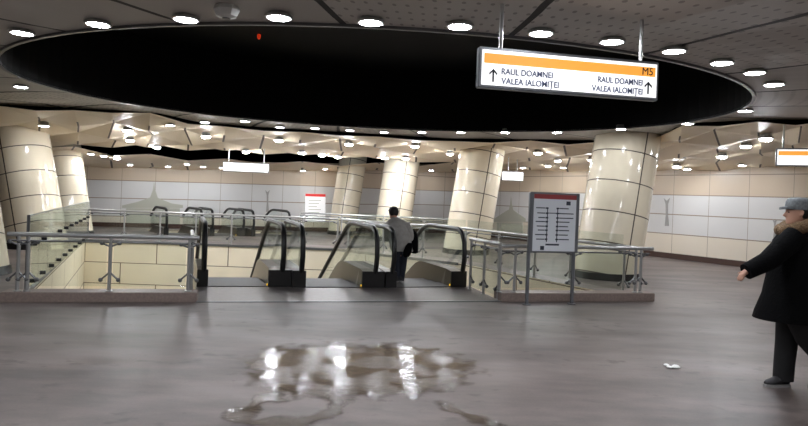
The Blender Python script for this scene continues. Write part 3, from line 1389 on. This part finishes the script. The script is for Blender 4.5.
# ------------------------------------------------------------------ things on the ceiling edge
h = G(227, 5, ZC)
t = thing('ceiling_speaker', 'pale faceted plastic fitting on ceiling above the oval rim', 'speaker', h)
mb = MB()
c = h + Vector((0, 0, 0))
mb.lathe(c, [(.06, .0), (.10, -.01), (.115, -.05), (.09, -.10), (.04, -.115)], 7)
mb.build('body', M['white'], t)
mb = MB()
mb.lathe(c + Vector((0, 0, -.112)), [(.012, 0), (.038, 0), (.034, -.012), (.012, -.014)], 10)
mb.build('lens', M['dark_steel'], t)
p = ell(math.radians(258.5), .994, ZC + .0)
p = Vector((P(259, 36, 14.2).x, 14.2, P(259, 36, 14.2).z))
ang = None
# glowing red ball standing in for a reflection on the far recess wall
best = min((ell(2 * PI * k / 400, .995, 0) for k in range(0, 200)), key=lambda q: abs(q.x / q.y - ray(259, 36).x))
d = ray(259, 36)
p = Vector((best.x, best.y, EYE + d.z * best.y))
if p.z < ZC + 1.25:
    pz = p
else:
    pz = Vector((d.x * ((ZC + 1.27 - EYE) / d.z), (ZC + 1.27 - EYE) / d.z, ZC + 1.27))
t = thing('reflection_glow', 'tiny red indicator light inside the black oval recess', 'indicator light', pz)
mb = MB()
mb.ball(pz, .035, .035, .07, 8, 6)
mb.build('glow_ball', M['red_glow'], t)
mb = MB()
mb.tube([pz + Vector((0, 0, .05)), Vector((pz.x, pz.y, ZC + 1.3))], .02, 8)
mb.build('stem', M['plenum'], t)

# ------------------------------------------------------------------ water on the floor, litter
def wet(name, outline, label):
    pts = [G(x, y, .003) for x, y in outline]
    c = sum(pts, Vector()) / len(pts)
    n = len(pts)
    vs = [c] + [c.lerp(p, .65) for p in pts] + pts
    uv = [(1, 0)] + [(.75, 0)] * n + [(.0, 0)] * n
    fs = []
    for k in range(n):
        a, b = k, (k + 1) % n
        fs += [(0, 1 + a, 1 + b), (1 + a, 1 + n + a, 1 + n + b, 1 + b)]
    o = grid_obj(name, vs, fs, uv, M['water'], kind='stuff')
    for p in o.data.polygons:
        if p.normal.z < 0:
            p.flip()
    return tag(o, label, 'puddle')


wet('puddle', [(228, 366), (240, 352), (268, 344), (330, 341), (400, 341), (452, 348), (486, 360), (492, 374), (474, 388), (440, 398), (390, 402), (340, 405),
               (290, 404), (250, 395), (232, 382)], 'shallow brown puddle reflecting ceiling lights in middle of floor')


def streak(pts, w, label):
    mbv, uv, fs = [], [], []
    P3 = [G(x, y, .004) for x, y in pts]
    for k, p in enumerate(P3):
        d = (P3[min(k + 1, len(P3) - 1)] - P3[max(k - 1, 0)]).normalized()
        n = Vector((-d.y, d.x, 0)) * w * (1 + .5 * math.sin(k * 2.3))
        e = 0 if k in (0, len(P3) - 1) else 1
        for s, q in ((-1, 0), (0, .8 * e), (1, 0)):
            mbv.append(p + n * s)
            uv.append((q, 0))
    for k in range(len(P3) - 1):
        a = k * 3
        fs += [(a, a + 1, a + 4, a + 3), (a + 1, a + 2, a + 5, a + 4)]
    o = grid_obj('puddle', mbv, fs, uv, M['water'], kind='stuff')
    for p in o.data.polygons:
        if p.normal.z < 0:
            p.flip()
    return tag(o, label, 'puddle')


streak([(292, 390), (272, 397), (255, 403), (246, 411), (236, 417), (250, 423), (285, 425), (312, 419), (335, 411), (352, 402)], .15, 'wet trickle looping below left of the puddle')
streak([(430, 398), (446, 405), (462, 413), (480, 421), (500, 430)], .12, 'wet trickle running from puddle toward lower right')

mb = MB()
c = G(670, 367, 0)
for k in range(5):
    q = c + Vector((random.uniform(-.06, .06), random.uniform(-.05, .05), .012))
    mb.ball(q, random.uniform(.03, .05), random.uniform(.02, .04), .012, 7, 5)
tag(mb.build('paper_scrap', M['paper']), 'crumpled white paper scrap lying on the floor at right', 'litter')


# ------------------------------------------------------------------ people
def skin_chain(joints, edges, root, hands=True):
    bm = bmesh.new()
    sl = bm.verts.layers.skin.verify()
    vv = {}
    for k, (p, r) in joints.items():
        v = bm.verts.new(p)
        rr = r if isinstance(r, tuple) else (r, r)
        v[sl].radius = rr
        v[sl].use_root = (k == root)
        vv[k] = v
    for a, b in edges:
        bm.edges.new((vv[a], vv[b]))
    return bm


def hand(joints, edges, side, wrist, direction, palm_n, s=1.0):
    """five bent fingers from the wrist joint"""
    w = joints[wrist][0]
    d = direction.normalized()
    n = palm_n.normalized()
    x = d.cross(n).normalized()
    pc = w + d * .055 * s
    joints[side + 'palm'] = (pc, (.036 * s, .018 * s))
    edges.append((wrist, side + 'palm'))
    for k, (off_, ln_) in enumerate(((-.032, .068), (-.011, .078), (.011, .073), (.031, .058))):
        a = pc + x * off_ * s + d * .032 * s
        b = a + (d * .8 + n * .35).normalized() * ln_ * .5 * s
        c_ = b + (d * .45 + n * .8).normalized() * ln_ * .5 * s
        for q, p, r in (('a', a, .0105), ('b', b, .0095), ('c', c_, .008)):
            joints[side + 'f%d%s' % (k, q)] = (p, r * s)
        edges += [(side + 'palm', side + 'f%da' % k), (side + 'f%da' % k, side + 'f%db' % k), (side + 'f%db' % k, side + 'f%dc' % k)]
    a = w + d * .035 * s - x * .036 * s
    b = a + (d * .6 - x * .6 + n * .4).normalized() * .035 * s
    c_ = b + (d * .8 - x * .1 + n * .5).normalized() * .03 * s
    for q, p, r in (('a', a, .012), ('b', b, .0105), ('c', c_, .009)):
        joints[side + 't' + q] = (p, r * s)
    edges += [(wrist, side + 'ta'), (side + 'ta', side + 'tb'), (side + 'tb', side + 'tc')]


def body_mesh(name, joints, edges, root, head_c, fwd, up, hr, m, parent):
    bm = skin_chain(joints, edges, root)
    me = bpy.data.meshes.new(name)
    bm.to_mesh(me)
    bm.free()
    o = bpy.data.objects.new(name, me)
    C.objects.link(o)
    o.modifiers.new('skin', 'SKIN').use_smooth_shade = True
    sd = o.modifiers.new('sub', 'SUBSURF')
    sd.levels = sd.render_levels = 1
    bake(o)
    # head with brow, nose, chin, ears joined to the body as one surface
    fwd, up = fwd.normalized(), up.normalized()
    sd_ = fwd.cross(up).normalized()
    hb = MB()

    def H(x, y, z):
        return head_c + sd_ * (x * hr) + fwd * (y * hr) + up * (z * hr)
    prof_ = [(-1.28, .30, .34, .52), (-1.15, .42, .46, .42), (-.95, .55, .66, .30), (-.7, .62, .80, .18), (-.4, .70, .92, .05), (-.1, .76, .98, .0), (.2, .80, 1.0, -.04),
             (.5, .78, .96, -.06), (.75, .66, .82, -.08), (.95, .44, .55, -.08), (1.06, .16, .2, -.08)]
    rings = []
    for z, rx, ry, cy in prof_:
        rings.append([H(rx * math.cos(2 * PI * k / 20), cy + ry * math.sin(2 * PI * k / 20), z) for k in range(20)])
    hb.rings(rings)
    hb.tube([H(0, .9, .08), H(0, 1.06, -.12), H(0, 1.16, -.30), H(0, .96, -.42)], [.06 * hr * 1.2, .10 * hr, .15 * hr, .1 * hr], 8)
    hb.tube([H(-.3, .86, .16), H(0, .95, .14), H(.3, .86, .16)], .09 * hr, 8)
    hb.tube([H(-.2, .83, -.64), H(0, .9, -.62), H(.2, .83, -.64)], .075 * hr, 8)
    hb.tube([H(-.18, .81, -.76), H(0, .88, -.76), H(.18, .81, -.76)], .08 * hr, 8)
    for s in (-1, 1):
        hb.tube([H(.76 * s, -.05, .16), H(.88 * s, -.12, .08), H(.86 * s, -.1, -.15), H(.74 * s, .02, -.32)], .09 * hr, 8)
    ho = hb.build('headtmp', m)
    bm = bmesh.new()
    bm.from_mesh(o.data)
    bm.from_mesh(ho.data)
    bm.to_mesh(o.data)
    bm.free()
    bpy.data.objects.remove(ho)
    rm = o.modifiers.new('remesh', 'REMESH')
    rm.mode = 'VOXEL'
    rm.voxel_size = .0085
    sm = o.modifiers.new('smooth', 'SMOOTH')
    sm.factor = .5
    sm.iterations = 2
    bake(o)
    org = parent.location
    for v in o.data.vertices:
        v.co -= org
    for p in o.data.polygons:
        p.use_smooth = True
    o.data.materials.clear()
    o.data.materials.append(m)
    o.parent = parent
    for s in (-1, 1):
        e = MB()
        e.ball(H(.30 * s, .84, .0), .09 * hr, n=8, m=6)
        e.build('eye', M['eye'], parent, smooth=True)
    return H


def loft(name, rings, m, parent, n=20, caps=True):
    """rings: (centre, half width vector, half depth vector)"""
    mb = MB()
    mb.rings([[c + w * math.cos(2 * PI * k / n) + d * math.sin(2 * PI * k / n) for k in range(n)] for c, w, d in rings], caps)
    return mb.build(name, m, parent, smooth=True)


def shoe(heel, toe, parent, w=.048, label=None):
    d = (toe - heel)
    f = d.normalized()
    x = f.cross(Vector((0, 0, 1))).normalized()
    z = x.cross(f).normalized()
    rings = []
    for k, ww, hh in ((-.06, .55, .06), (0, .85, .085), (.25, .95, .095), (.45, .95, .085), (.7, 1.05, .058), (.9, .85, .045), (1.03, .4, .03)):
        c = heel + d * k
        pts = []
        for q in range(14):
            a = 2 * PI * q / 14
            pts.append(c + x * (w * ww * math.cos(a)) + z * (.02 + hh * .5 + hh * .5 * math.sin(a)))
        rings.append(pts)
    mb = MB()
    mb.rings(rings)
    s = mb.build('shoe', M['shoe'], parent, smooth=True)
    if label:
        s['label'] = label
    mb = MB()
    mb.rings([[heel + d * k + x * (w * 1.04 * ww * sx_) + z * zz for sx_, zz in ((-1, 0), (1, 0), (1, .026), (-1, .026))]
              for k, ww in ((-.08, .5), (0, .85), (.25, .95), (.45, .95), (.7, 1.07), (.9, .88), (1.05, .4))])
    mb.build('sole', M['sole'], s)


# --- the walker at right, heading left
Y0 = 5.76
s_ = Y0 / FPX
X_, Y_, Z_ = Vector((1, 0, 0)), Vector((0, 1, 0)), Vector((0, 0, 1))


def W_(px, py, dy=0.0):
    return P(px, py, Y0 + dy)


base = G(780, 385.5)
wk = thing('person', 'person in black fur-hooded coat and grey cap walking left at the right edge', 'person', base)
fwd = Vector((-1, .18, 0)).normalized()
J = {}
J['pelvis'] = (W_(790, 296), (.15, .12))
J['waist'] = (W_(791, 276), (.14, .11))
J['chest'] = (W_(793, 252), (.17, .125))
J['collar'] = (W_(796, 236), (.11, .09))
J['neck'] = (W_(797, 228), .055)
J['headbase'] = (W_(797.5, 217), .065)
J['ls'] = (W_(793, 239, -.17), .062)
J['le'] = (W_(768, 261, -.22), .046)
J['lw'] = (W_(746.5, 271.5, -.24), .028)
J['rs'] = (W_(795, 239, .17), .062)
J['re'] = (W_(806, 266, .22), .046)
J['rw'] = (W_(799, 292, .22), .03)
J['lh'] = (W_(792, 304, -.09), .088)
J['lk'] = (W_(804, 338, -.09), .062)
J['la'] = (W_(827, 364, -.08), .04)
J['lt'] = (W_(817, 379, -.08), .02)
J['rh'] = (W_(788, 304, .09), .088)
J['rk'] = (W_(785, 342, .09), .062)
J['ra'] = (W_(783.5, 374, .09), .042)
J['rt'] = (W_(773, 384.5, .08), .02)
Ed = [('pelvis', 'waist'), ('waist', 'chest'), ('chest', 'collar'), ('collar', 'neck'), ('neck', 'headbase'), ('collar', 'ls'), ('ls', 'le'), ('le', 'lw'), ('collar', 'rs'), ('rs', 're'),
      ('re', 'rw'), ('pelvis', 'lh'), ('lh', 'lk'), ('lk', 'la'), ('la', 'lt'), ('pelvis', 'rh'), ('rh', 'rk'), ('rk', 'ra'), ('ra', 'rt')]
hand(J, Ed, 'L', 'lw', J['lw'][0] - J['le'][0] + Vector((0, 0, -.10)), Vector((.3, .6, -.5)), .72)
hand(J, Ed, 'R', 'rw', J['rw'][0] - J['re'][0], Vector((-.3, -.6, 0)))
hc = W_(797.5, 212.5)
H = body_mesh('body', J, Ed, 'pelvis', hc, fwd, Z_, .099, M['skin'], wk)
# coat body, sleeves, fur collar
rw = []
for px, py, hw, hd in ((797, 229, 8, .10), (795, 234, 14, .17), (793, 241, 17, .215), (791, 256, 19, .225), (790.5, 275, 21, .225), (790, 295, 25, .24), (788, 312, 30, .26), (787.5, 319.5, 31.5, .27)):
    rw.append((W_(px, py), fwd * (hw * s_) * -1, Vector((fwd.y, -fwd.x, 0)) * hd))
coat = loft('coat', rw, M['blackcloth'], wk, 24)
for a_, b_, c_ in (('ls', 'le', 'lw'), ('rs', 're', 'rw')):
    mb = MB()
    A_, B_, D_ = J[a_][0], J[b_][0], J[c_][0]
    mb.tube([A_ + (A_ - B_) * .12, A_.lerp(B_, .5), B_, B_.lerp(D_, .5), D_ + (D_ - B_) * .02], [.105, .098, .088, .08, .073], 14)
    mb.build('sleeve', M['blackcloth'], wk, smooth=True)
mb = MB()
nk = W_(798, 228)
mb.tube([nk + fwd * (.13 * math.cos(a)) + Vector((fwd.y, -fwd.x, 0)) * (.15 * math.sin(a)) + Z_ * (.02 - .05 * math.cos(a)) for a in [2 * PI * k / 16 for k in range(17)]],
        [.055 + .008 * (k % 2) for k in range(17)], 12)
mb.build('fur_collar', M['fur'], wk, smooth=True)
mb = MB()
hb_ = W_(808, 232)
mb.ball(hb_, .13, .15, .11, 14, 10)
mb.build('hood', M['blackcloth'], wk, smooth=True)
# trousers
for side, ps in (('r', ((789, 302, .09, .105), (788, 322, .09, .102), (786.5, 342, .09, .095), (784.5, 360, .09, .09), (783, 379.5, .09, .088))),
                 ('l', ((792, 302, -.09, .098), (797, 320, -.09, .092), (804.5, 338, -.09, .082), (817, 353, -.085, .074), (827, 365, -.08, .068)))):
    mb = MB()
    mb.tube([W_(a_, b_, c_) for a_, b_, c_, r_ in ps], [r_ for *_, r_ in ps], 14)
    mb.build('trouser_leg', M['darktrouser'], wk, smooth=True)
he = G(787, 385, 0)
he.y = Y0 + .09
he.x = W_(787, 380, .09).x
to = Vector((W_(763.5, 380, .08).x, Y0 + .04, .0))
he.z = .0
shoe(he, to, wk)
shoe(Vector((W_(829, 370, -.08).x, Y0 - .08, .13)), Vector((W_(811, 380, -.08).x, Y0 - .1, .01)), wk)
# cap
mb = MB()
crown = []
for z, rr in ((.26, 1.04), (.5, 1.06), (.95, 1.02), (1.25, .88), (1.38, .6), (1.42, .1)):
    crown.append([H(.86 * rr * math.cos(2 * PI * k / 20), -.06 + 1.06 * rr * math.sin(2 * PI * k / 20), z) for k in range(20)])
mb.rings(crown)
cap = mb.build('cap', M['cap'], wk, smooth=True)
mb = MB()
pts = [H(-.8 + 1.6 * k / 10, .70 + 0.85 * math.sin(PI * k / 10) ** .6, .36 - .16 * math.sin(PI * k / 10)) for k in range(11)]
mb.prism(pts, Z_ * .02)
mb.build('brim', M['cap'], cap)
mb = MB()
hr_ = []
for z, rr in ((-.55, .72), (-.2, .95), (.1, 1.0), (.3, 1.0)):
    hr_.append([H(.84 * rr * math.cos(PI + PI * k / 12), -.12 + 1.0 * rr * math.sin(PI + PI * k / 12), z) for k in range(13)])
mb.rings(hr_)
mb.build('hair', M['hair'], wk, smooth=True)

# --- the man stepping onto the escalator, seen from behind
Y0 = 11.75
s_ = Y0 / FPX
base = G(399, 284)
base = Vector((W_(398.5, 283).x, Y0, 0.02))
mn = thing('person', 'person in light grey jacket carrying black coat, stepping onto the escalator', 'person', base)
fwd = Vector((-.25, 1, 0)).normalized()
J = {}
J['pelvis'] = (W_(401, 250), (.13, .11))
J['waist'] = (W_(400.5, 242), (.125, .1))
J['chest'] = (W_(399, 231, .04), (.15, .11))
J['collar'] = (W_(397, 222, .08), (.10, .08))
J['neck'] = (W_(395.5, 218.5, .11), .05)
J['headbase'] = (W_(394.5, 215, .16), .06)
J['ls'] = (W_(389.5, 224.5, .08), .055)
J['le'] = (W_(387.5, 238, .10), .043)
J['lw'] = (W_(394, 240, .32), .03)
J['rs'] = (W_(406, 224.5, .04), .055)
J['re'] = (W_(411, 237.5, .06), .043)
J['rw'] = (W_(409, 240, .34), .03)
J['lh'] = (W_(398.5, 253), .078)
J['lk'] = (W_(397.5, 267, .04), .056)
J['la'] = (W_(397, 279.5, .0), .038)
J['lt'] = (W_(396.5, 281.5, .14), .03)
J['rh'] = (W_(404, 253), .078)
J['rk'] = (W_(402.5, 267, .06), .056)
J['ra'] = (W_(400.5, 279, .04), .038)
J['rt'] = (W_(400, 281.5, .18), .03)
Ed = [('pelvis', 'waist'), ('waist', 'chest'), ('chest', 'collar'), ('collar', 'neck'), ('neck', 'headbase'), ('collar', 'ls'), ('ls', 'le'), ('le', 'lw'), ('collar', 'rs'), ('rs', 're'),
      ('re', 'rw'), ('pelvis', 'lh'), ('lh', 'lk'), ('lk', 'la'), ('la', 'lt'), ('pelvis', 'rh'), ('rh', 'rk'), ('rk', 'ra'), ('ra', 'rt')]
hand(J, Ed, 'L', 'lw', J['lw'][0] - J['le'][0], Vector((0, -.2, -1)), .95)
hand(J, Ed, 'R', 'rw', J['rw'][0] - J['re'][0], Vector((0, -.2, -1)), .95)
hc = W_(393.5, 213, .2)
H = body_mesh('body', J, Ed, 'pelvis', hc, Vector((-.25, .85, -.5)), Vector((-.1, .5, .85)), .108, M['skin'], mn)
rw = []
rt = Vector((fwd.y, -fwd.x, 0))
for px, py, hw, hd, dy in ((395.6, 217.3, 3.6, .075, .12), (396, 219, 6, .10, .1), (397, 221.5, 10.5, .125, .08), (398.5, 225.5, 12.5, .145, .05), (399.2, 233, 12.4, .15, .02), (400.3, 242, 11.6, .14, 0), (401.2, 248, 11.6, .14, 0), (402, 251, 11.6, .135, 0)):
    rw.append((W_(px, py, dy), rt * (hw * s_), fwd * hd))
loft('jacket', rw, M['jacket'], mn, 20)
for a_, b_, c_ in (('ls', 'le', 'lw'), ('rs', 're', 'rw')):
    mb = MB()
    A_, B_, D_ = J[a_][0], J[b_][0], J[c_][0]
    mb.tube([A_ + (A_ - B_) * .1, A_.lerp(B_, .5), B_, D_], [.088, .085, .074, .056], 12)
    mb.build('sleeve', M['jacket'], mn, smooth=True)
for ps in (((398, 249, 0, .088), (397.5, 260, .03, .082), (397, 268, .04, .07), (397, 281, .0, .062)), ((404, 249, 0, .088), (403, 260, .05, .08), (402.5, 268, .06, .07), (400.8, 280.5, .04, .062))):
    mb = MB()
    mb.tube([W_(a_, b_, c_) for a_, b_, c_, r_ in ps], [r_ for *_, r_ in ps], 12)
    mb.build('trouser_leg', M['jeans'], mn, smooth=True)
for px, dy in ((396.8, -.06), (400.8, -.02)):
    q = W_(px, 282, dy)
    q.z = .02
    shoe(q, q + fwd * .26, mn, .046)
mb = MB()
crown = []
for z, rr in ((-.75, .6), (-.45, .86), (-.1, 1.02), (.2, 1.1), (.55, 1.08), (.85, .86), (1.08, .5), (1.16, .15)):
    crown.append([H(.84 * rr * math.cos(2 * PI * k / 20), (-.16 if z < .5 else -.08) + (1.0 * rr if math.sin(2 * PI * k / 20) < 0 else (.2 if z < .3 else .95) * rr) * math.sin(2 * PI * k / 20), z) for k in range(20)])
mb.rings(crown)
mb.build('hair', M['hair'], mn, smooth=True)
# black coat over the right forearm: its own thing, held by the man
cp = J['re'][0]
ct = thing('draped_coat', "black coat draped over the arm of the man at the escalator", 'coat', W_(413, 252, .14))
mb = MB()
rings = []
for px, py, hw, hd in ((411.5, 229, 2.5, .05), (413, 233, 4, .12), (413.5, 240, 4.6, .15), (413.3, 248, 4.8, .15), (414, 252.5, 3.6, .13), (414.2, 253.5, 1.5, .05)):
    c_ = W_(px, py, .16)
    rings.append([c_ + rt * (hw * s_ * math.cos(2 * PI * k / 18) * (1 + .10 * math.sin(k * 2.1))) + fwd * (hd * math.sin(2 * PI * k / 18)) for k in range(18)])
mb.rings(rings)
mb.build('cloth_folds', M['blackcloth'], ct, smooth=True)
mb = MB()
mb.rings([[W_(px + hw * math.cos(2 * PI * k / 12), py, -.17) + fwd * (.05 * math.sin(2 * PI * k / 12)) for k in range(12)]
          for px, py, hw in ((410, 243, 2.0), (409, 246, 3.6), (407.5, 251, 4.2), (406.8, 255, 3.8), (406.5, 257, 2.0))])
mb.build('hanging_hem', M['blackcloth'], ct, smooth=True)
